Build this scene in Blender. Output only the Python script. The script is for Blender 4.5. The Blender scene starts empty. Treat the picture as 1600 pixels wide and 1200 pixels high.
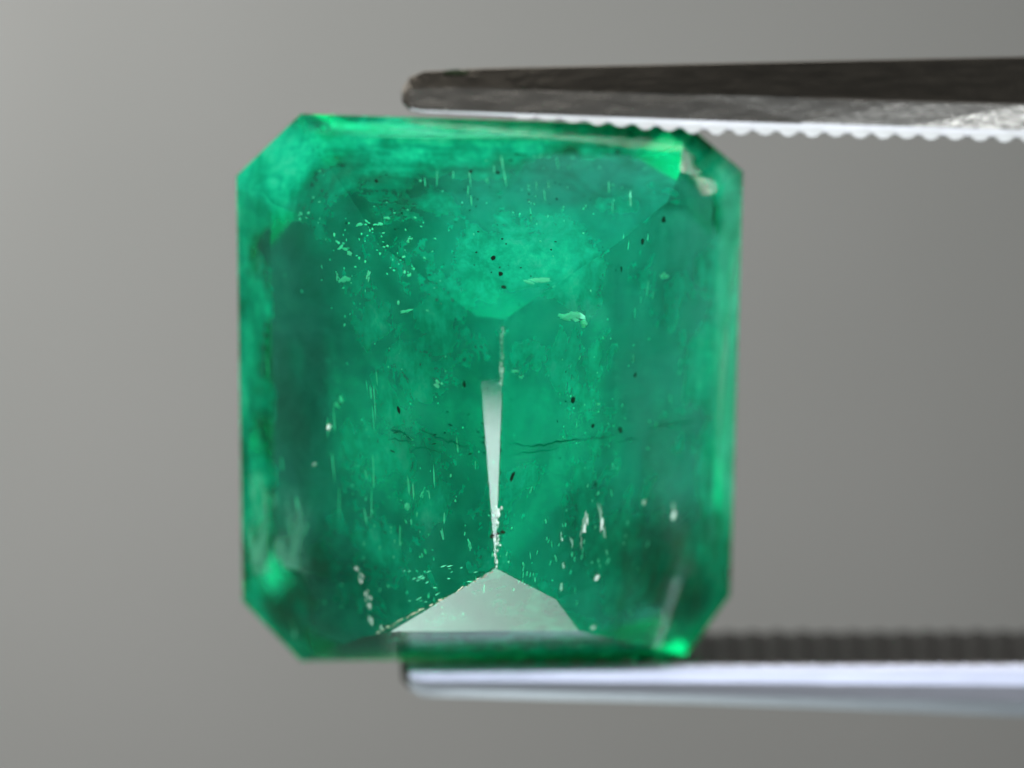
import bpy, bmesh, math, random
from mathutils import Vector, Matrix

# one Blender unit is one centimetre
sc = bpy.context.scene
sc.unit_settings.system = 'METRIC'
sc.unit_settings.scale_length = 0.01
COL = sc.collection
random.seed(7)

# ------------------------------------------------------------------ camera
D = 5.5            # camera to stone (cm)
W = 2.43           # picture width at the stone (cm)
cam_d = bpy.data.cameras.new('camera')
cam = bpy.data.objects.new('camera', cam_d); COL.objects.link(cam)
cam.location = (0, -D, 0)
cam.rotation_euler = (math.radians(90), 0, 0)
cam_d.sensor_width = 36.0
cam_d.lens = 36.0 * D / W
cam_d.clip_start = 0.05
cam_d.clip_end = 500
cam_d.dof.use_dof = True
cam_d.dof.focus_distance = D - 0.40
cam_d.dof.aperture_fstop = 0.30
sc.camera = cam

# ------------------------------------------------------------------ world, lamps, exposure
world = bpy.data.worlds.new('World'); sc.world = world
world.use_nodes = True
bg = world.node_tree.nodes['Background']
bg.inputs['Color'].default_value = (0.92, 0.97, 1.0, 1)
bg.inputs['Strength'].default_value = 0.05

def lamp(name, loc, target, size, size_y, radiance, color=(1, 1, 1), soft=None):
    """rectangular softbox of a given radiance; soft = (u, v, du, dv) fades it from a hot spot"""
    l = bpy.data.lights.new(name, 'AREA')
    l.shape = 'RECTANGLE'; l.size = size; l.size_y = size_y
    l.energy = radiance * math.pi * size * size_y; l.color = color
    o = bpy.data.objects.new(name, l); COL.objects.link(o)
    o.location = loc
    o.rotation_euler = (Vector(target) - Vector(loc)).to_track_quat('-Z', 'Y').to_euler()
    return o

under = lamp('lamp_under', (0.7, 2.35, -4.2), (0.7, 2.35, 0), 5.2, 6.3, 6.6, (0.84, 1.0, 0.98))
# the softbox is hottest at its left and fades towards its right end
under.data.use_nodes = True
lnt = under.data.node_tree
em = lnt.nodes['Emission']
geo = lnt.nodes.new('ShaderNodeNewGeometry'); sx = lnt.nodes.new('ShaderNodeSeparateXYZ'); mr_ = lnt.nodes.new('ShaderNodeMapRange')
mr_.interpolation_type = 'SMOOTHSTEP'
mr_.inputs['From Min'].default_value = -0.9; mr_.inputs['From Max'].default_value = 0.7
mr_.inputs['To Min'].default_value = 1.15; mr_.inputs['To Max'].default_value = 0.3
lnt.links.new(geo.outputs['Position'], sx.inputs[0]); lnt.links.new(sx.outputs['X'], mr_.inputs['Value'])
mr2 = lnt.nodes.new('ShaderNodeMapRange'); mr2.interpolation_type = 'SMOOTHSTEP'
mr2.inputs['From Min'].default_value = 2.6; mr2.inputs['From Max'].default_value = 5.3
mr2.inputs['To Min'].default_value = 1.0; mr2.inputs['To Max'].default_value = 0.07
mu_ = lnt.nodes.new('ShaderNodeMath'); mu_.operation = 'MULTIPLY'
lnt.links.new(sx.outputs['Y'], mr2.inputs['Value'])
lnt.links.new(mr_.outputs[0], mu_.inputs[0]); lnt.links.new(mr2.outputs[0], mu_.inputs[1])
lnt.links.new(mu_.outputs[0], em.inputs['Strength'])
lamp('lamp_front', (0.95, -4.55, -2.44), (0.2, -0.5, -0.2), 4.2, 1.15, 12.0, (0.88, 0.94, 1.0))
lamp('lamp_back', (0.9, 7.4, -4.2), (0.9, 7.4, 0), 2.8, 2.4, 0.5, (1, 1, 1))  # added glow source behind and below, brightens the upper facets
lamp('lamp_top', (-1.0, -2.6, 5.2), (0, 0, 0.2), 4.6, 3.0, 18.5, (1.0, 0.99, 0.96))
lamp('lamp_right', (4.4, -2.6, 2.4), (0.3, 0, 0), 1.6, 2.6, 26.0, (1.0, 0.99, 0.97))  # added fill with no known source, lightens the right band
lamp('lamp_wall', (-17, -1.0, 12), (-7, 15, 3.5), 4.0, 4.0, 185.0, (1.0, 0.992, 0.975))

sc.view_settings.view_transform = 'Standard'
sc.view_settings.look = 'None'
sc.view_settings.exposure = 0.0
sc.view_settings.gamma = 1.0
sc.view_settings.use_curve_mapping = False
cy = sc.cycles
cy.max_bounces = 12; cy.transmission_bounces = 11; cy.glossy_bounces = 6
cy.diffuse_bounces = 3; cy.volume_bounces = 0; cy.transparent_max_bounces = 16
cy.caustics_refractive = True; cy.caustics_reflective = True
cy.sample_clamp_indirect = 12.0
cy.use_denoising = True
try:
    cy.denoiser = 'OPENIMAGEDENOISE'
except Exception:
    pass

# ------------------------------------------------------------------ pixel helpers (photo pixels, 1600 x 1200)
def at(px, py, Y):
    s = W / 1600.0 * (Y + D) / D
    return Vector(((px - 800) * s, Y, (600 - py) * s))

def project(p):
    s = W / 1600.0 * (p.y + D) / D
    return (p.x / s + 800, 600 - p.z / s)

# the girdle plane of the stone leans back at the bottom and a touch to the right
def girdle_y(px, py):
    return 0.14 * (py - 605) / 425.0 + 0.04 * (px - 765) / 395.0

def st(px, py, h):
    return at(px, py, girdle_y(px, py) - h)

# ------------------------------------------------------------------ materials
def new_mat(name):
    m = bpy.data.materials.new(name); m.use_nodes = True
    nt = m.node_tree
    for n in list(nt.nodes):
        nt.nodes.remove(n)
    out = nt.nodes.new('ShaderNodeOutputMaterial')
    return m, nt, out

def nd(nt, typ, **kw):
    n = nt.nodes.new(typ)
    for k, v in kw.items():
        if k.startswith('i_'):
            n.inputs[k[2:].replace('_', ' ')].default_value = v
        else:
            setattr(n, k, v)
    return n

def principled(name, color, rough=0.5, metal=0.0, ior=1.5, noise=None, bump=None):
    m, nt, out = new_mat(name)
    p = nd(nt, 'ShaderNodeBsdfPrincipled')
    p.inputs['Base Color'].default_value = (*color, 1)
    p.inputs['Roughness'].default_value = rough
    p.inputs['Metallic'].default_value = metal
    p.inputs['IOR'].default_value = ior
    nt.links.new(p.outputs[0], out.inputs['Surface'])
    return m, nt, p

# backdrop
m_back, nt, p = principled('grey_paper', (0.62, 0.62, 0.60), 0.9)
p.inputs['Specular IOR Level'].default_value = 0.1
tc = nd(nt, 'ShaderNodeTexCoord'); no = nd(nt, 'ShaderNodeTexNoise')
no.inputs['Scale'].default_value = 0.35; no.inputs['Detail'].default_value = 3
rm = nd(nt, 'ShaderNodeMix', data_type='RGBA')
rm.inputs['A'].default_value = (0.215, 0.218, 0.208, 1); rm.inputs['B'].default_value = (0.25, 0.25, 0.242, 1)
nt.links.new(tc.outputs['Object'], no.inputs['Vector']); nt.links.new(no.outputs['Fac'], rm.inputs['Factor'])
nt.links.new(rm.outputs['Result'], p.inputs['Base Color'])

# emerald
m_gem, nt, out = new_mat('emerald')
gl = nd(nt, 'ShaderNodeBsdfGlass'); gl.inputs['IOR'].default_value = 1.57
gl.inputs['Roughness'].default_value = 0.02
gl.inputs['Color'].default_value = (0.95, 1, 0.97, 1)
nt.links.new(gl.outputs[0], out.inputs['Surface'])
va = nd(nt, 'ShaderNodeVolumeAbsorption'); va.inputs['Density'].default_value = 7.0
va.inputs['Color'].default_value = (0.03, 0.915, 0.805, 1)
nt.links.new(va.outputs[0], out.inputs['Volume'])

# steel
def steel(name, base, r0, r1, scale=6.0, speck=0.0):
    m, nt, p = principled(name, base, r0, 1.0)
    tc = nd(nt, 'ShaderNodeTexCoord'); mp = nd(nt, 'ShaderNodeMapping')
    mp.inputs['Scale'].default_value = (scale, scale * 6, scale * 6)
    nt.links.new(tc.outputs['Object'], mp.inputs['Vector'])
    n1 = nd(nt, 'ShaderNodeTexNoise'); n1.inputs['Scale'].default_value = 2.0; n1.inputs['Detail'].default_value = 6
    nt.links.new(mp.outputs[0], n1.inputs['Vector'])
    mr = nd(nt, 'ShaderNodeMapRange'); mr.inputs['To Min'].default_value = r0; mr.inputs['To Max'].default_value = r1
    nt.links.new(n1.outputs['Fac'], mr.inputs['Value']); nt.links.new(mr.outputs[0], p.inputs['Roughness'])
    n2 = nd(nt, 'ShaderNodeTexNoise'); n2.inputs['Scale'].default_value = 60.0; n2.inputs['Detail'].default_value = 4
    nt.links.new(tc.outputs['Object'], n2.inputs['Vector'])
    bp = nd(nt, 'ShaderNodeBump'); bp.inputs['Strength'].default_value = 0.12; bp.inputs['Distance'].default_value = 0.01
    nt.links.new(n2.outputs['Fac'], bp.inputs['Height']); nt.links.new(bp.outputs[0], p.inputs['Normal'])
    return m
m_steel = steel('brushed_steel', (0.46, 0.44, 0.40), 0.18, 0.34)
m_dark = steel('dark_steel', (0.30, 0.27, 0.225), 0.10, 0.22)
m_edge = steel('muted_edge_steel', (0.06, 0.055, 0.048), 0.4, 0.6)  # near-black colour painted on to suppress lamp highlights along edges
m_inner = steel('shaded_inner_steel', (0.08, 0.075, 0.07), 0.34, 0.55)  # dark reflections of the inner face put into its colour
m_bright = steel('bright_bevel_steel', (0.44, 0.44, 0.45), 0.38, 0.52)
m_soft2 = steel('satin_steel_shade', (0.19, 0.19, 0.21), 0.45, 0.6)  # darker copy of the satin steel, shade of the lower faces painted in
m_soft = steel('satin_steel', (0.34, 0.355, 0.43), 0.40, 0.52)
m_tooth = steel('tooth_steel', (0.40, 0.40, 0.39), 0.40, 0.55)

# ------------------------------------------------------------------ object helpers
def mesh_obj(name, verts, faces, mat, parent=None, smooth=False):
    me = bpy.data.meshes.new(name)
    me.from_pydata([tuple(v) for v in verts], [], faces)
    me.update()
    if mat: me.materials.append(mat)
    if smooth:
        for p in me.polygons: p.use_smooth = True
    o = bpy.data.objects.new(name, me); COL.objects.link(o)
    if parent: o.parent = parent
    return o

def empty(name, label, cat, loc=(0, 0, 0)):
    o = bpy.data.objects.new(name, None); COL.objects.link(o)
    o.empty_display_size = 0.2
    o.location = loc
    o['label'] = label; o['category'] = cat
    return o

def keep(o, parent):
    # parent without moving: the parents here are unrotated Empties
    o.parent = parent
    o.matrix_parent_inverse = Matrix.Translation(-parent.location)

# ------------------------------------------------------------------ backdrop
bd = mesh_obj('backdrop', [(-30, 15, -6.5), (30, 15, -6.5), (30, 15, 7.0), (-30, 15, 7.0)], [(0, 1, 2, 3)], m_back)
bd['kind'] = 'structure'

# ------------------------------------------------------------------ the emerald: a convex solid cut facet by facet
emerald = empty('emerald', 'green square step-cut emerald held upright between the two tweezer tips', 'gemstone', st(770, 1028, 0))
CENTRE = st(765, 600, 0.1)
PLANES = dict(
    left_outer=((370, 275, 0), (379, 940, 0), (413, 600, .10)),
    left_main=((770, 600, .545), (774, 890, .545), (578, 660, .326)),
    right_outer=((1161, 268, 0), (1141, 930, 0), (1106, 620, .12)),
    right_main=((770, 600, .545), (774, 890, .545), (965, 620, .332)),
    top_outer=((470, 178, 0), (1076, 196, 0), (770, 236, .10)),
    top_step=((490, 228, .10), (1056, 245, .10), (770, 267, .155)),
    top_third=((505, 258, .152), (1050, 274, .152), (770, 345, .287)),
    top_main=((560, 340, .287), (985, 352, .287), (776, 510, .541)),
    bottom_outer=((470, 1033, 0), (1073, 1024, 0), (745, 986, .345)),
    bottom_main=((590, 990, .345), (900, 980, .345), (775, 890, .540)),
    corner_tl=((470, 178, 0), (369, 275, 0), (449, 266, .10)),
    corner_tl2=((492, 228, .10), (407, 303, .10), (560, 345, .285)),
    corner_tr=((1076, 196, 0), (1161, 268, 0), (1085, 268, .11)),
    corner_tr2=((1056, 240, .115), (1112, 298, .115), (985, 345, .33)),
    corner_bl=((379, 940, 0), (470, 1033, 0), (590, 990, .345)),
    corner_br=((1141, 930, 0), (1073, 1024, 0), (900, 980, .345)),
)

def on_plane(px, py, name):
    """the point seen at a photo pixel on one facet plane"""
    q = [p if isinstance(p, Vector) else st(*p) for p in PLANES[name]]
    n = (q[1] - q[0]).cross(q[2] - q[0])
    o = Vector((0, -D, 0)); d = at(px, py, 0) - o
    return o + d * ((q[0] - o).dot(n) / d.dot(n))

PLANES['left_step'] = (on_plane(574, 380, 'left_main'), on_plane(589, 988, 'left_main'), st(414, 600, .10))
PLANES['right_step'] = (on_plane(968, 380, 'right_main'), on_plane(950, 900, 'right_main'), st(1104, 620, .12))
# the long narrow keel facet
PLANES['keel'] = (on_plane(753, 612, 'left_main'), on_plane(785, 590, 'right_main'), on_plane(774, 884, 'left_main'))

OUT = [(470, 178), (1076, 196), (1161, 268), (1141, 930), (1073, 1024), (470, 1033), (379, 940), (369, 275)]
GT = 0.05      # girdle thickness
cx, cyy = 768, 606
for i in range(8):
    a, b = OUT[i], OUT[(i + 1) % 8]
    # girdle wall straight back from the outline
    A, B = st(*a, 0), st(*b, 0)
    mid_ = (A + B) / 2
    back = ((mid_ - Vector((0, -D, 0))).normalized() + (st(cx, cyy, 0) - mid_).normalized() * .10).normalized()
    PLANES['girdle%d' % i] = (A, B, A + back)
    # two rows of crown facets behind it
    def inset(p, f, h):
        return st(cx + (p[0] - cx) * f, cyy + (p[1] - cyy) * f, h)
    PLANES['crown_a%d' % i] = (A + back * GT, B + back * GT, inset(((a[0] + b[0]) / 2, (a[1] + b[1]) / 2), 0.86, -GT - 0.09))
    PLANES['crown_b%d' % i] = (inset(a, .86, -GT - .09), inset(b, .86, -GT - .09), inset(((a[0] + b[0]) / 2, (a[1] + b[1]) / 2), 0.70, -GT - 0.15))
PLANES['table'] = (st(500, 300, -GT - .15), st(1000, 300, -GT - .15), st(765, 900, -GT - .15))

def build_gem(offset=0.0):
    bm = bmesh.new()
    bmesh.ops.create_cube(bm, size=6)
    for name, pts in PLANES.items():
        q = [p if isinstance(p, Vector) else st(*p) for p in pts]
        n = (q[1] - q[0]).cross(q[2] - q[0]).normalized()
        if n.dot(CENTRE - q[0]) > 0: n.negate()
        g = bm.verts[:] + bm.edges[:] + bm.faces[:]
        r = bmesh.ops.bisect_plane(bm, geom=g, plane_co=q[0] - n * (min(offset, .0012) if 'outer' in name or 'girdle' in name or 'crown' in name or name == 'table' or name in ('corner_tl', 'corner_tr', 'corner_bl', 'corner_br') else offset), plane_no=n, clear_outer=True, dist=1e-6)
        ed = [e for e in r['geom_cut'] if isinstance(e, bmesh.types.BMEdge)]
        if ed:
            bmesh.ops.contextual_create(bm, geom=ed)
        bmesh.ops.remove_doubles(bm, verts=bm.verts[:], dist=1e-4)
    bmesh.ops.recalc_face_normals(bm, faces=bm.faces[:])
    return bm

bm = build_gem()
GEM_FACES = [([v.co.copy() for v in f.verts], f.normal.copy()) for f in bm.faces]
me = bpy.data.meshes.new('stone_body')
bm.to_mesh(me); bm.free()
me.materials.append(m_gem)
body = bpy.data.objects.new('stone_body', me); COL.objects.link(body)
keep(body, emerald)


# ------------------------------------------------------------------ inside the stone
HALF = []
for vs_, n in GEM_FACES:
    HALF.append((vs_[0], n))

def inside(px, py, t):
    """the point t cm along the refracted ray behind the facet seen at a photo pixel"""
    o = Vector((0, -D, 0)); d = (at(px, py, 0) - o).normalized()
    best, bn = -1e9, None
    for co, n in HALF:
        dn = d.dot(n)
        if dn < -1e-6:
            k = (co - o).dot(n) / dn
            if k > best: best, bn = k, n
    hit = o + d * best
    eta = 1 / 1.57; c = -d.dot(bn)
    r = d * eta + bn * (eta * c - math.sqrt(1 - eta * eta * (1 - c * c)))
    return hit + r * t, bn

def pull_in(p, c, margin=0.004):
    for _ in range(40):
        if all((p - co).dot(n) < -margin for co, n in HALF): return p
        p = c + (p - c) * 0.9
    return c

PX = W / 1600.0
rnd = random.Random(11)

def ico(r=1):
    b = bmesh.new(); bmesh.ops.create_icosphere(b, subdivisions=1, radius=1)
    v = [x.co.copy() for x in b.verts]; f = [tuple(q.index for q in y.verts) for y in b.faces]
    b.free(); return v, f
ICO_V, ICO_F = ico()

def shard_geo(c, w, h, d, rot=0.0, jit=0.35, flat_n=None):
    """an irregular crystal lump, w x h in the picture plane, d deep (cm)"""
    cr, sr = math.cos(rot), math.sin(rot)
    vs = []
    for v in ICO_V:
        k = 1 + rnd.uniform(-jit, jit)
        x, y, z = v.x * w * .5 * k, v.y * d * .5 * k, v.z * h * .5 * k
        vs.append(c + Vector((x * cr - z * sr, y, x * sr + z * cr)))
    return vs

def shard(name, px, py, w, h, mat, t=0.06, rot=0.0, jit=0.35, deep=0.5, label=None):
    c, n = inside(px, py, t)
    vs, fs = [], []
    k = 1 if max(w, h) < 12 else 5 if max(w, h) < 30 else 11
    for i in range(k):
        f = 1.0 if k == 1 else rnd.uniform(.25, .6)
        off = Vector((0, 0, 0)) if k == 1 else Vector((rnd.uniform(-.36, .36) * w * PX, 0, rnd.uniform(-.36, .36) * h * PX))
        cr, sr = math.cos(rot), math.sin(rot)
        off = Vector((off.x * cr - off.z * sr, 0, off.x * sr + off.z * cr))
        g = shard_geo(off, w * PX * f, h * PX * f * 1.2, min(w, h) * PX * deep * f, rot + rnd.uniform(-.4, .4) * (k > 1), jit + .1)
        fs += [tuple(q + len(vs) for q in y) for y in ICO_F]; vs += g
    o = mesh_obj(name, vs, fs, mat); o.location = c
    keep(o, emerald)
    if label: o['label'] = label
    return o

def plain(name, col, rough=.5, trans=0.5):
    m, nt, out = new_mat(name)
    d1 = nd(nt, 'ShaderNodeBsdfDiffuse'); d1.inputs['Color'].default_value = (*col, 1)
    d2 = nd(nt, 'ShaderNodeBsdfTranslucent'); d2.inputs['Color'].default_value = (*col, 1)
    mx = nd(nt, 'ShaderNodeMixShader'); mx.inputs[0].default_value = trans
    nt.links.new(d1.outputs[0], mx.inputs[1]); nt.links.new(d2.outputs[0], mx.inputs[2])
    nt.links.new(mx.outputs[0], out.inputs['Surface'])
    return m
m_fleck = plain('pale_crystal', (0.24, 0.88, 0.62))
m_speck = plain('dark_mineral', (0.015, 0.02, 0.012), trans=0.0)
m_chip, nt_, p_ = principled('chipped_edge', (0.46, 0.60, 0.53), 0.35)

def veil_mat(name, col, scale, stretch, lo, hi, dens):
    m, nt, out = new_mat(name)
    tc = nd(nt, 'ShaderNodeTexCoord'); mp = nd(nt, 'ShaderNodeMapping')
    mp.inputs['Scale'].default_value = stretch
    nt.links.new(tc.outputs['Object'], mp.inputs['Vector'])
    n1 = nd(nt, 'ShaderNodeTexNoise'); n1.inputs['Scale'].default_value = scale; n1.inputs['Detail'].default_value = 7
    n1.inputs['Roughness'].default_value = 0.62; n1.inputs['Distortion'].default_value = 0.4
    nt.links.new(mp.outputs[0], n1.inputs['Vector'])
    mr = nd(nt, 'ShaderNodeMapRange', interpolation_type='SMOOTHSTEP')
    mr.inputs['From Min'].default_value = lo; mr.inputs['From Max'].default_value = hi
    mr.inputs['To Max'].default_value = dens
    nt.links.new(n1.outputs['Fac'], mr.inputs['Value'])
    at_ = nd(nt, 'ShaderNodeAttribute'); at_.attribute_name = 'edge'
    mu = nd(nt, 'ShaderNodeMath', operation='MULTIPLY')
    nt.links.new(mr.outputs[0], mu.inputs[0]); nt.links.new(at_.outputs['Fac'], mu.inputs[1])
    tr = nd(nt, 'ShaderNodeBsdfTransparent')
    d1 = nd(nt, 'ShaderNodeBsdfDiffuse'); d1.inputs['Color'].default_value = (*col, 1)
    d2 = nd(nt, 'ShaderNodeBsdfTranslucent'); d2.inputs['Color'].default_value = (*col, 1)
    mx = nd(nt, 'ShaderNodeMixShader'); mx.inputs[0].default_value = 0.6
    nt.links.new(d1.outputs[0], mx.inputs[1]); nt.links.new(d2.outputs[0], mx.inputs[2])
    m2 = nd(nt, 'ShaderNodeMixShader')
    nt.links.new(mu.outputs[0], m2.inputs[0]); nt.links.new(tr.outputs[0], m2.inputs[1]); nt.links.new(mx.outputs[0], m2.inputs[2])
    nt.links.new(m2.outputs[0], out.inputs['Surface'])
    return m
GREEN = (0.35, 1.0, 0.78)
m_veil = veil_mat('cloudy_veil', GREEN, 5.0, (1, 1, 1), 0.38, 0.62, 0.9)
m_veil_v = veil_mat('streaky_veil', (0.55, 0.95, 0.80), 5.0, (2.2, 1, 0.5), 0.40, 0.60, 0.85)
m_veil_h = veil_mat('banded_veil', GREEN, 5.0, (0.5, 1, 2.4), 0.36, 0.60, 0.9)
m_brown = veil_mat('brown_stain', (0.13, 0.10, 0.075), 4.0, (1.6, 1, 0.6), 0.40, 0.62, 0.65)

# the cloudy heart of the crystal: patchy growth zones just under the facets, plus painted glow and shade
def core_mat():
    m, nt, out = new_mat('cloudy_heart')
    L = nt.links.new
    tc = nd(nt, 'ShaderNodeTexCoord'); P = tc.outputs['Object']
    def math_(op, a, b=None):
        n = nd(nt, 'ShaderNodeMath', operation=op)
        for i, v in enumerate((a, b)):
            if v is None: continue
            if isinstance(v, (int, float)): n.inputs[i].default_value = v
            else: L(v, n.inputs[i])
        return n.outputs[0]
    def noise(scale, stretch, detail=6, rough=.6, dist=.3, off=(0, 0, 0)):
        mp = nd(nt, 'ShaderNodeMapping'); mp.inputs['Scale'].default_value = stretch; mp.inputs['Location'].default_value = off
        L(P, mp.inputs['Vector'])
        n = nd(nt, 'ShaderNodeTexNoise'); n.inputs['Scale'].default_value = scale; n.inputs['Detail'].default_value = detail
        n.inputs['Roughness'].default_value = rough; n.inputs['Distortion'].default_value = dist
        L(mp.outputs[0], n.inputs['Vector']); return n.outputs['Fac']
    def ramp(v, a, b, lo=0.0, hi=1.0):
        r = nd(nt, 'ShaderNodeMapRange', interpolation_type='SMOOTHSTEP')
        r.inputs['From Min'].default_value = a; r.inputs['From Max'].default_value = b
        r.inputs['To Min'].default_value = lo; r.inputs['To Max'].default_value = hi
        L(v, r.inputs['Value']); return r.outputs[0]
    wob = nd(nt, 'ShaderNodeTexNoise'); wob.inputs['Scale'].default_value = 7; wob.inputs['Detail'].default_value = 4
    L(P, wob.inputs['Vector'])
    wv = nd(nt, 'ShaderNodeVectorMath', operation='MULTIPLY_ADD'); wv.inputs[1].default_value = (.22, .22, .22); wv.inputs[2].default_value = (-.11, -.11, -.11)
    L(wob.outputs['Color'], wv.inputs[0])
    PW = nd(nt, 'ShaderNodeVectorMath', operation='ADD'); L(P, PW.inputs[0]); L(wv.outputs[0], PW.inputs[1])
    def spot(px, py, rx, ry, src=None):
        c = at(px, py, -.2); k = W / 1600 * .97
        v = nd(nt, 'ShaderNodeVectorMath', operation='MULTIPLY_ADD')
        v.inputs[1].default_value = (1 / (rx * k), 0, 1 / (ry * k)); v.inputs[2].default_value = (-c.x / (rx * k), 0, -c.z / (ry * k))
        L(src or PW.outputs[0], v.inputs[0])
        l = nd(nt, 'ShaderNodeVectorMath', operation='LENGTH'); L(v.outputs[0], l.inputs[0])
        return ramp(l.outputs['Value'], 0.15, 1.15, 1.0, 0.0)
    def zones(spots, src=None):
        tot = None
        for px, py, rx, ry, a in spots:
            t = math_('MULTIPLY', spot(px, py, rx, ry, src), a)
            tot = t if tot is None else math_('ADD', tot, t)
        return tot
    big = noise(3.2, (1, 1, 1), 5, .55, .5)
    mid = noise(9.0, (1.2, 1, .8), 8, .68, .6, (3, 1, 2))
    vert = noise(16.0, (1.6, 1, .22), 6, .6, .2, (5, 2, 1))
    horz = noise(14.0, (.22, 1, 2.0), 6, .65, .3, (1, 7, 4))
    b = math_('ADD', ramp(big, .3, .7, .36, .62), ramp(mid, .32, .68, -.13, .14))
    b = math_('ADD', b, math_('MULTIPLY', ramp(vert, .35, .68, -.10, .15), math_('ADD', .35, zones([(400, 700, 130, 330, 1.0), (660, 820, 140, 160, .7), (1010, 620, 150, 300, .5)]))))
    b = math_('ADD', b, math_('MULTIPLY', ramp(horz, .35, .66, -.13, .18), zones([(760, 250, 420, 110, 1.0), (780, 680, 300, 60, .35)])))
    b = math_('ADD', b, ramp(noise(30.0, (1.1, 1, .8), 8, .7, .3, (4, 4, 8)), .33, .67, -.09, .11))
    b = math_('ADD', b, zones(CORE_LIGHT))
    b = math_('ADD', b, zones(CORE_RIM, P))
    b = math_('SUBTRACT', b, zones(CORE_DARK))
    cr = nd(nt, 'ShaderNodeValToRGB')
    el = cr.color_ramp.elements
    el[0].position = 0.0; el[0].color = (.005, .16, .105, 1)
    el[1].position = 1.0; el[1].color = (.24, 1.0, .76, 1)
    for p, c in ((.25, (.006, .31, .195, 1)), (.5, (.008, .54, .34, 1)), (.75, (.03, .86, .56, 1))):
        e = el.new(p); e.color = c
    L(b, cr.inputs['Fac'])
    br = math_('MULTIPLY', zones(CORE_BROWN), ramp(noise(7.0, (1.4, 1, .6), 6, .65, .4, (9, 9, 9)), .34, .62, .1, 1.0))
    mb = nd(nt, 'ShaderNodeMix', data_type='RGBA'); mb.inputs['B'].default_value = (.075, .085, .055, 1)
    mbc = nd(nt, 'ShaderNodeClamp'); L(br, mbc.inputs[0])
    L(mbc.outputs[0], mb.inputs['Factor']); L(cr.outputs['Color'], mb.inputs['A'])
    d1 = nd(nt, 'ShaderNodeBsdfDiffuse'); d2 = nd(nt, 'ShaderNodeBsdfTranslucent')
    L(mb.outputs['Result'], d1.inputs['Color']); L(mb.outputs['Result'], d2.inputs['Color'])
    mx = nd(nt, 'ShaderNodeMixShader'); mx.inputs[0].default_value = .55
    L(d1.outputs[0], mx.inputs[1]); L(d2.outputs[0], mx.inputs[2])
    tr = nd(nt, 'ShaderNodeBsdfTransparent')
    m2 = nd(nt, 'ShaderNodeMixShader')
    op = math_('ADD', ramp(noise(5.0, (1, 1, 1), 6, .6, .4, (2, 6, 3)), .3, .7, .2, .68), zones(CORE_OPAQUE))
    oc = nd(nt, 'ShaderNodeClamp'); L(op, oc.inputs[0]); L(oc.outputs[0], m2.inputs[0])
    L(tr.outputs[0], m2.inputs[1]); L(mx.outputs[0], m2.inputs[2])
    L(m2.outputs[0], out.inputs['Surface'])
    return m
CORE_LIGHT = [(740, 620, 240, 170, .12), (650, 510, 140, 150, .10), (785, 400, 140, 110, .12), (640, 680, 110, 80, .2), (650, 850, 110, 120, .16), (880, 690, 130, 80, .14), (720, 205, 330, 45, .14), (430, 240, 90, 90, .15),  # paler cloud patches plus inner glow painted into the colour
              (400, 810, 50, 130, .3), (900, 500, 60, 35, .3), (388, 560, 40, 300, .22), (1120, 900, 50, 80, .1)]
CORE_RIM = [(1152, 480, 52, 400, 1.0), (500, 620, 85, 360, -.10)]  # luminous right rim and darker left step facet, painted as tone
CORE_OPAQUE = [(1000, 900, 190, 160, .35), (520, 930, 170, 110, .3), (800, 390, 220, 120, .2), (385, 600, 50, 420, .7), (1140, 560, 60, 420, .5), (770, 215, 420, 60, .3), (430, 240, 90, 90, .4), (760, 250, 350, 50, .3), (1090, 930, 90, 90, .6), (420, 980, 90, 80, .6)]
CORE_DARK = [(1000, 560, 120, 260, .10), (470, 600, 100, 340, .22), (1010, 900, 190, 160, .34), (490, 940, 170, 120, .34), (880, 300, 220, 55, .2), (1020, 540, 120, 220, .08), (620, 300, 170, 45, .16), (760, 965, 170, 60, .16), (900, 300, 150, 45, .1), (560, 900, 150, 90, .08)]  # facet shade and dull lower corners darkened in the colour
CORE_BROWN = [(465, 600, 55, 260, .8), (880, 295, 190, 55, .75), (470, 900, 110, 110, .5), (600, 300, 140, 45, .6), (445, 400, 55, 70, .9), (1030, 900, 150, 150, .6), (1110, 840, 30, 150, .6), (480, 960, 110, 70, .5)]  # dull brown painted in for grey room reflections on the facets
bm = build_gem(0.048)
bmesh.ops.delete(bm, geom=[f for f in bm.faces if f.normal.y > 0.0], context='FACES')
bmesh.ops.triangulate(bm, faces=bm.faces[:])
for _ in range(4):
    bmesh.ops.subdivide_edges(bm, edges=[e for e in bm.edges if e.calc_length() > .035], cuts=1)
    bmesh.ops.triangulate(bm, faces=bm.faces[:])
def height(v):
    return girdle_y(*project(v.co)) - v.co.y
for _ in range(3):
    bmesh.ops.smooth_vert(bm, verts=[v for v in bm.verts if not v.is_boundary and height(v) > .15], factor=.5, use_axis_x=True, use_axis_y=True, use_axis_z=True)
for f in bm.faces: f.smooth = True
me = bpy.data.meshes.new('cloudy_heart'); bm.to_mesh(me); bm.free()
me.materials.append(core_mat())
core = bpy.data.objects.new('cloudy_heart', me); COL.objects.link(core); keep(core, emerald)

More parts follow.
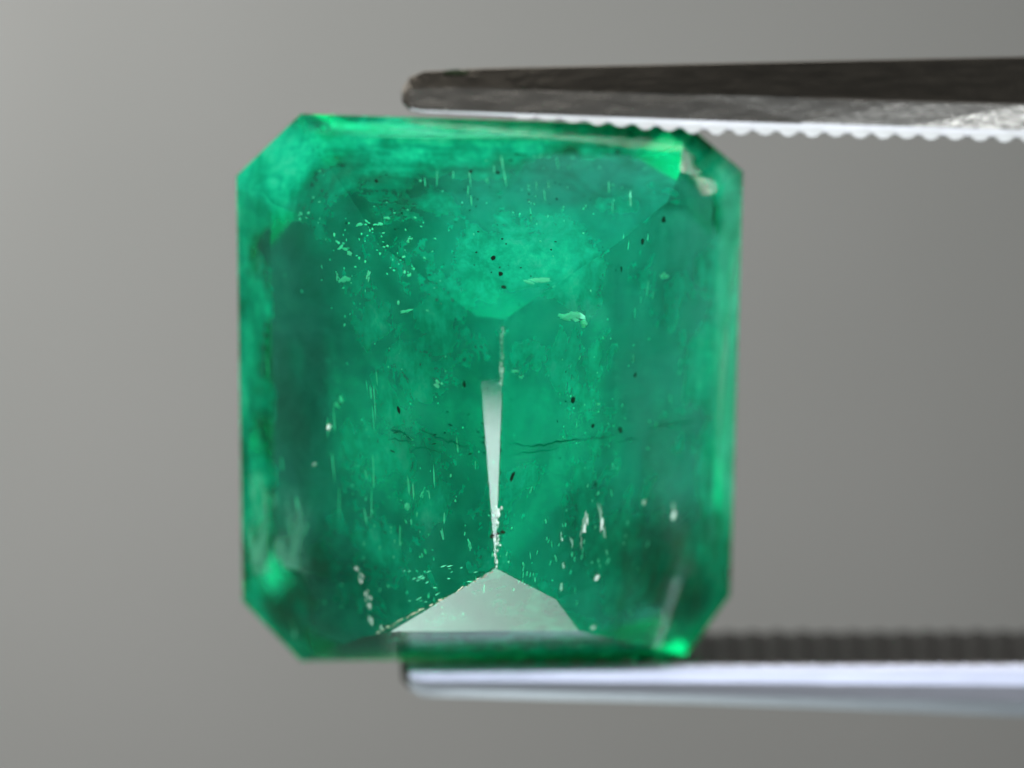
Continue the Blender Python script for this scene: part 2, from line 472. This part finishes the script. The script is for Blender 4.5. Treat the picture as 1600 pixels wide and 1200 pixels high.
def veil(px, py, w, h, mat, t, lean=0.0, name='veil'):
    """an uneven healed-fracture or band-brightening sheet hanging inside the stone"""
    c, n = inside(px, py, t)
    nx, nz = 14, 14
    ph = [rnd.uniform(0, 6.28) for _ in range(4)]
    vs, ed = [], []
    for j in range(nz + 1):
        for i in range(nx + 1):
            u, v = i / nx * 2 - 1, j / nz * 2 - 1
            p = c + Vector((u * w * PX * .5, .02 * math.sin(3 * u + ph[0]) + .02 * math.sin(4 * v + ph[1]) + lean * v * h * PX * .5, v * h * PX * .5))
            vs.append(pull_in(p, c)); r = math.sqrt(u * u + v * v)
            ed.append(max(0.0, min(1.0, (1.05 - r) / 0.65)) ** 1.0)
    fs = [(j * (nx + 1) + i, j * (nx + 1) + i + 1, (j + 1) * (nx + 1) + i + 1, (j + 1) * (nx + 1) + i) for j in range(nz) for i in range(nx)]
    o = mesh_obj(name, [q - c for q in vs], fs, mat, smooth=True); o.location = c
    at_ = o.data.attributes.new('edge', 'FLOAT', 'POINT')
    for k, e in enumerate(ed): at_.data[k].value = e
    keep(o, emerald)
    return o

for a in [(402, 820, 70, 220, m_veil_v, .018), (455, 830, 110, 170, m_veil_v, .02), (1138, 520, 50, 600, m_veil_v, .015), (770, 208, 560, 50, m_veil_h, .015)]:  # left pair are milky patches; right and top sheets added to brighten bands
    veil(*a)

for a in [(537, 388, 26, 8), (545, 397, 15, 8), (528, 378, 12, 5), (540, 438, 22, 9), (527, 431, 5, 14), (575, 432, 6, 16), (560, 352, 14, 6), (590, 350, 12, 6),
          (604, 341, 12, 5), (640, 375, 9, 14), (840, 438, 42, 9), (1036, 431, 24, 9), (893, 494, 52, 12), (913, 507, 22, 13), (803, 582, 18, 6), (814, 589, 12, 5),
          (685, 600, 16, 10), (632, 488, 27, 5), (533, 624, 10, 8), (527, 633, 10, 7), (637, 683, 24, 4), (636, 790, 9, 9), (660, 772, 5, 20), (690, 832, 6, 18),
          (572, 740, 4, 14), (735, 855, 6, 16), (935, 632, 12, 5)]:
    shard('bright_fleck', *a, m_fleck, t=rnd.uniform(.01, .05), rot=rnd.uniform(-.35, .35))
for a in [(894, 850, 7, 24), (914, 815, 9, 34), (938, 810, 6, 40), (946, 838, 6, 28), (876, 921, 8, 15), (931, 903, 11, 11), (925, 981, 10, 6), (1006, 785, 7, 8),
          (1051, 798, 9, 26), (877, 838, 4, 16), (515, 668, 9, 9), (909, 848, 4, 16), (492, 725, 7, 5), (880, 884, 7, 7)]:
    shard('white_fleck', *a, m_chip, t=.004, rot=rnd.uniform(-.25, .25), deep=.7)
for a in [(1037, 343, 9, 8), (1004, 377, 8, 8), (771, 402, 7, 8), (782, 427, 9, 8), (787, 448, 8, 7), (895, 625, 8, 7), (926, 666, 7, 7), (969, 672, 9, 9), (992, 586, 5, 8),
          (930, 757, 6, 6), (815, 241, 18, 4), (735, 268, 7, 6), (778, 270, 6, 5), (588, 283, 6, 5), (971, 420, 4, 10), (623, 640, 6, 9), (800, 745, 6, 20), (725, 600, 7, 8)]:
    shard('dark_speck', *a, m_speck, t=rnd.uniform(.008, .045), rot=rnd.uniform(-.4, .4))

# fine dust too small to pick apart
def dust(name, spots, mat, surf, tilt=.4):
    vs, fs = [], []
    for px, py, w, h in spots:
        c, n = inside(px, py, rnd.uniform(*surf))
        k = len(vs)
        vs += shard_geo(c, w * PX, h * PX, min(w, h) * PX, rnd.uniform(-tilt, tilt))
        fs += [tuple(i + k for i in f) for f in ICO_F]
    o = mesh_obj(name, vs, fs, mat); keep(o, emerald); o['kind'] = 'stuff'
    return o
def cloud(cx_, cy_, sx_, sy_, n, wr, hr):
    return [(rnd.gauss(cx_, sx_), rnd.gauss(cy_, sy_), rnd.uniform(*wr), rnd.uniform(*hr)) for _ in range(n)]
def in_stone(l):
    return [a for a in l if 385 < a[0] < 1120 and 215 < a[1] < 985]
dust('bright_dust', in_stone(cloud(560, 400, 55, 60, 70, (1.5, 5), (1.5, 6)) + cloud(650, 860, 60, 70, 45, (1.5, 4), (2, 9)) + cloud(900, 860, 60, 60, 60, (1.5, 4), (2, 12))
     + cloud(960, 620, 70, 90, 45, (1.5, 3), (1.5, 5)) + cloud(860, 320, 90, 45, 40, (1.5, 3), (2, 6)) + cloud(640, 600, 90, 130, 40, (1.5, 3), (1.5, 4))), m_fleck, (.005, .055))
dust('needle_dust', in_stone(cloud(580, 700, 15, 90, 8, (1.2, 2.2), (15, 60)) + cloud(880, 290, 60, 25, 8, (1.2, 2.5), (12, 36)) + cloud(470, 700, 40, 130, 10, (1.5, 3), (15, 50))
     + cloud(985, 450, 50, 120, 9, (1.2, 2), (12, 40)) + cloud(650, 800, 50, 60, 10, (1.5, 4), (15, 40)) + cloud(740, 275, 40, 25, 10, (1.2, 3), (10, 40))), m_fleck, (.006, .055), .1)
dust('dark_dust', in_stone(cloud(760, 300, 120, 45, 40, (2, 4), (1.5, 3.5)) + cloud(800, 420, 60, 60, 20, (2, 4), (2, 4)) + cloud(960, 640, 80, 90, 22, (1.5, 3), (1.5, 4)) + cloud(700, 680, 60, 20, 14, (4, 12), (1.5, 2.5))), m_speck, (.005, .05))

# chips and wear that sit in the surface
m_tan, nt_, p_ = principled('worn_edge', (0.42, 0.42, 0.31), 0.4)
def edge_wear(name, pts, n, spread, wr, hr, mat, rot):
    vs, fs = [], []
    for _ in range(n):
        f = rnd.random() * (len(pts) - 1); i = int(f); f -= i
        px = pts[i][0] + (pts[i + 1][0] - pts[i][0]) * f + rnd.gauss(0, spread); py = pts[i][1] + (pts[i + 1][1] - pts[i][1]) * f + rnd.gauss(0, spread)
        c, nn = inside(px, py, 0.0)
        k = len(vs); w = rnd.uniform(*wr)
        vs += shard_geo(c, w * PX, rnd.uniform(*hr) * PX, w * PX * .6, rot + rnd.uniform(-.3, .3))
        fs += [tuple(q + k for q in y) for y in ICO_F]
    o = mesh_obj(name, vs, fs, mat); keep(o, emerald); o['kind'] = 'stuff'
    return o
edge_wear('edge_wear', [(592, 988), (640, 962), (700, 932), (770, 893)], 46, .8, (3, 8), (1, 2.4), m_tan, .5)
edge_wear('edge_wear', [(562, 885), (568, 920), (578, 960), (584, 988)], 20, 3.5, (1.2, 2.6), (4, 12), m_chip, .15)
edge_wear('edge_wear', [(780, 790), (776, 840), (774, 888)], 22, 2.0, (2, 5), (3, 8), m_chip, 0)
edge_wear('edge_wear', [(784, 610), (782, 700), (779, 800)], 16, .6, (1, 2), (3, 8), m_speck, 0)
edge_wear('edge_wear', [(785, 512), (784, 560), (783, 600)], 30, 1.5, (1, 2.6), (1, 2.6), m_chip, 0)
edge_wear('edge_wear', [(620, 935), (690, 905), (640, 900), (730, 880)], 24, 12, (4, 12), (.7, 1.2), m_fleck, .3)
shard('keel_chip', 776, 801, 9, 13, m_chip, t=0.0, jit=.4)
shard('keel_chip', 778, 835, 22, 9, m_speck, t=0.0, rot=.2, jit=.4)

# fractures: thin crooked slabs reaching back into the stone
m_crack = plain('fracture_green', (0.006, 0.16, 0.10), trans=0.3)
def fracture(pts, th, deep=.05):
    vs, fs = [], []
    P2 = []
    for (x0, y0), (x1, y1) in zip(pts, pts[1:]):
        for k in range(6):
            f = k / 6; P2.append((x0 + (x1 - x0) * f, y0 + (y1 - y0) * f + rnd.gauss(0, 1.2)))
    P2.append(pts[-1])
    for i, (x, y) in enumerate(P2):
        e = th * (0.25 + .75 * math.sin(math.pi * min(1, max(0, i / (len(P2) - 1))))) * rnd.uniform(.3, .9)
        c, n = inside(x, y, .006); b, n = inside(x, y, deep)
        h = Vector((0, 0, e * PX * .5))
        vs += [c - h, c + h, b + h, b - h]
    for i in range(len(P2) - 1):
        for j in range(4):
            a0, a1 = i * 4 + j, i * 4 + (j + 1) % 4
            fs.append((a0, a1, a1 + 4, a0 + 4))
    fs += [(3, 2, 1, 0), tuple(len(vs) - 4 + j for j in range(4))]
    o = mesh_obj('fracture', vs, fs, m_crack); keep(o, emerald)
fracture([(1095, 655), (1062, 660), (1010, 668)], 4)
fracture([(965, 682), (905, 686), (862, 692), (825, 697), (792, 690)], 3.2)
fracture([(742, 700), (705, 690), (680, 682), (655, 670)], 3)
fracture([(610, 671), (628, 676), (643, 687)], 6)
fracture([(606, 686), (640, 690)], 3)
fracture([(690, 705), (660, 700), (640, 704)], 2.5)
fracture([(880, 697), (850, 705), (800, 708)], 2)
fracture([(960, 690), (1000, 684)], 2)

# ------------------------------------------------------------------ tweezers
tw = empty('tweezers', 'pair of steel tweezers with serrated tips gripping the emerald from the right', 'tweezers', (11.0, 0.1, 0))

def arm(name, stations, parent, seg_mats):
    """stations: list of (rings of Vectors); loft with end caps"""
    n = len(stations[0])
    verts = [v for s in stations for v in s]
    faces = []
    for i in range(len(stations) - 1):
        for j in range(n):
            a, b = i * n + j, i * n + (j + 1) % n
            faces.append((a, b, b + n, a + n))
    faces.append(tuple(range(n)))
    faces.append(tuple((len(stations) - 1) * n + j for j in reversed(range(n))))
    o = mesh_obj(name, verts, faces, None)
    mats = []
    for m in seg_mats:
        if m not in mats: mats.append(m); o.data.materials.append(m)
    for m in (m_inner, m_edge):
        if m not in mats: mats.append(m); o.data.materials.append(m)
    for k, p in enumerate(o.data.polygons):
        tip = k < n * 2 or k >= n * (len(stations) - 1)          # the rounded tip gets the dark edge steel
        p.material_index = mats.index(m_edge if tip else seg_mats[k % n])
    b2 = bmesh.new(); b2.from_mesh(o.data); bmesh.ops.recalc_face_normals(b2, faces=b2.faces[:]); b2.to_mesh(o.data); b2.free()
    keep(o, parent)
    bv = o.modifiers.new('bevel', 'BEVEL'); bv.width = 0.0022; bv.segments = 2; bv.limit_method = 'ANGLE'; bv.angle_limit = 0.25; bv.material = mats.index(m_edge) if name == 'upper_arm' else -1
    return o

def lerp(tab, x):
    for (x0, v0), (x1, v1) in zip(tab, tab[1:]):
        if x <= x1:
            t = (x - x0) / (x1 - x0)
            return v0 + (v1 - v0) * max(t, 0)
    (x0, v0), (x1, v1) = tab[-2:]
    return v1 + (v1 - v0) * (x - x1) / (x1 - x0)

# upper jaw, photo lines along x: top, shoulder, bottom of the front face, foot of the bright bevel
U_TOP = [(628, 138), (640, 120), (662, 111), (760, 106), (1600, 88), (4000, 40)]
U_SH = [(628, 146), (640, 139), (700, 137), (1600, 163), (4000, 160)]
U_FR = [(628, 156), (640, 167), (662, 171), (1100, 187), (1600, 204), (4000, 250)]
U_IN = [(628, 160), (640, 173), (662, 177), (850, 185), (1100, 203), (1600, 216), (4000, 262)]
UY = -0.15
U_TW = [(628, -.008), (900, -.008), (1150, .0), (1600, .009), (4000, .009)]
def u_section(x):
    w = min(1.0, (x - 600) / 260.0) ** 0.6     # narrow tip
    return [at(x, lerp(U_FR, x), UY + lerp(U_TW, x)), at(x, lerp(U_SH, x), UY - .006), at(x, lerp(U_TOP, x), UY + .002 * w),
            at(x, lerp(U_TOP, x) + 6, UY + .27 * w), at(x, lerp(U_IN, x) - 4, UY + .30 * w), at(x, lerp(U_IN, x), UY + lerp(U_TW, x) + .0006 * (lerp(U_IN, x) - lerp(U_FR, x)))]
xs_u = [628, 633, 640, 650, 662, 700, 760, 850, 980, 1100, 1250, 1420, 1600, 1900, 2300, 2900]
ST = [u_section(x) for x in xs_u]
last = ST[-1]
upper = arm('upper_arm', ST + [[v + Vector((dx, 0, dz)) for v in last] for dx, dz in ((2.0, .12), (4.0, .05), (6.0, -.25), (7.6, -.60))], tw, [m_steel, m_dark, m_dark, m_dark, m_dark, m_bright])

dent = mesh_obj('dent', shard_geo(Vector((0, 0, 0)), 46 * PX, 11 * PX, .008, 0, .06), ICO_F, m_speck); dent.location = at(712, 113.5, UY - .002)
dent.parent = upper; dent['label'] = 'small dark nick in the back of the upper arm'

# lower jaw
L_IN = [(626, 1040), (640, 1041), (900, 1038), (1600, 1036), (4000, 1010)]
L_CH = [(626, 1046), (640, 1049), (700, 1050), (1100, 1046), (1600, 1046), (4000, 1022)]
L_FR = [(626, 1058), (640, 1070), (660, 1078), (1100, 1087), (1600, 1097), (4000, 1120)]
L_BT = [(626, 1062), (640, 1078), (660, 1088), (1100, 1100), (1600, 1120), (4000, 1160)]
LY = 0.10
def l_section(x):
    w = min(1.0, (x - 600) / 260.0) ** 0.6
    return [at(x, lerp(L_IN, x), LY), at(x, lerp(L_CH, x), LY - .012), at(x, lerp(L_CH, x) * .5 + lerp(L_FR, x) * .5, LY - .0095), at(x, lerp(L_FR, x), LY + .003), at(x, lerp(L_BT, x), LY + .035 * w),
            at(x, lerp(L_BT, x) - 40, LY + .33 * w), at(x, lerp(L_IN, x) - 56 * w + 8, LY + .34 * w)]
xs_l = [626, 632, 640, 650, 662, 700, 760, 850, 980, 1100, 1250, 1420, 1600, 1900, 2300, 2900]
ST = [l_section(x) for x in xs_l]
last = ST[-1]
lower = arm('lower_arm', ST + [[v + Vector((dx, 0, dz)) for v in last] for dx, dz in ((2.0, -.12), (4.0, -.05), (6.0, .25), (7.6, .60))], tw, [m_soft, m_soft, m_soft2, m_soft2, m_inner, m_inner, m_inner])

# teeth: rounded ridges across each inner face
def tooth_mesh(p0, p1, up, r_len, r_h, slope):
    """a rounded ridge running across the jaw; its near end is ground off at the angle of the bevel"""
    prof = [(-1.0, -1.0), (-.78, -.1), (-.45, .62), (-.15, .95), (.15, .95), (.45, .62), (.78, -.1), (1.0, -1.0)]
    vs = []
    for e, base in enumerate((p0, p1)):
        for a, b in prof:
            vs.append(base + Vector((a * r_len, slope * b * r_h if e == 0 else 0, 0)) + up * b * r_h)
    n = len(prof)
    fs = [tuple(range(n)), tuple(range(2 * n - 1, n - 1, -1))]
    for j in range(n):
        fs.append((j, j + n, (j + 1) % n + n, (j + 1) % n))
    return vs, fs

def add_teeth(parent, section, ia, ib, sgn, x0, x1, pitch, height, slope, mat):
    x = x0
    while x < x1:
        s = section(x)
        p0, p1 = s[ia].copy(), s[ib].copy()
        g = height * min(1.0, .3 + (x - x0) / 300.0) * rnd.uniform(.75, 1.15)
        vs, fs = tooth_mesh(p0 + Vector((0, -.002, 0)), p1 + Vector((0, -.01, 0)), Vector((0, 0, sgn)), pitch * .5 * W / 1600 * rnd.uniform(.93, 1.0), g, slope)
        c = sum(vs, Vector()) / len(vs)
        t = mesh_obj('tooth', [v - c for v in vs], fs, mat); t.location = c
        b2 = bmesh.new(); b2.from_mesh(t.data); bmesh.ops.recalc_face_normals(b2, faces=b2.faces[:]); b2.to_mesh(t.data); b2.free()
        t.parent = parent
        x += pitch * rnd.uniform(.97, 1.03)
add_teeth(upper, u_section, 5, 4, -1, 820, 2150, 37.5, .0092, .36, m_tooth)
add_teeth(lower, l_section, 0, 6, 1, 668, 2150, 39.0, .008, .2, m_inner)
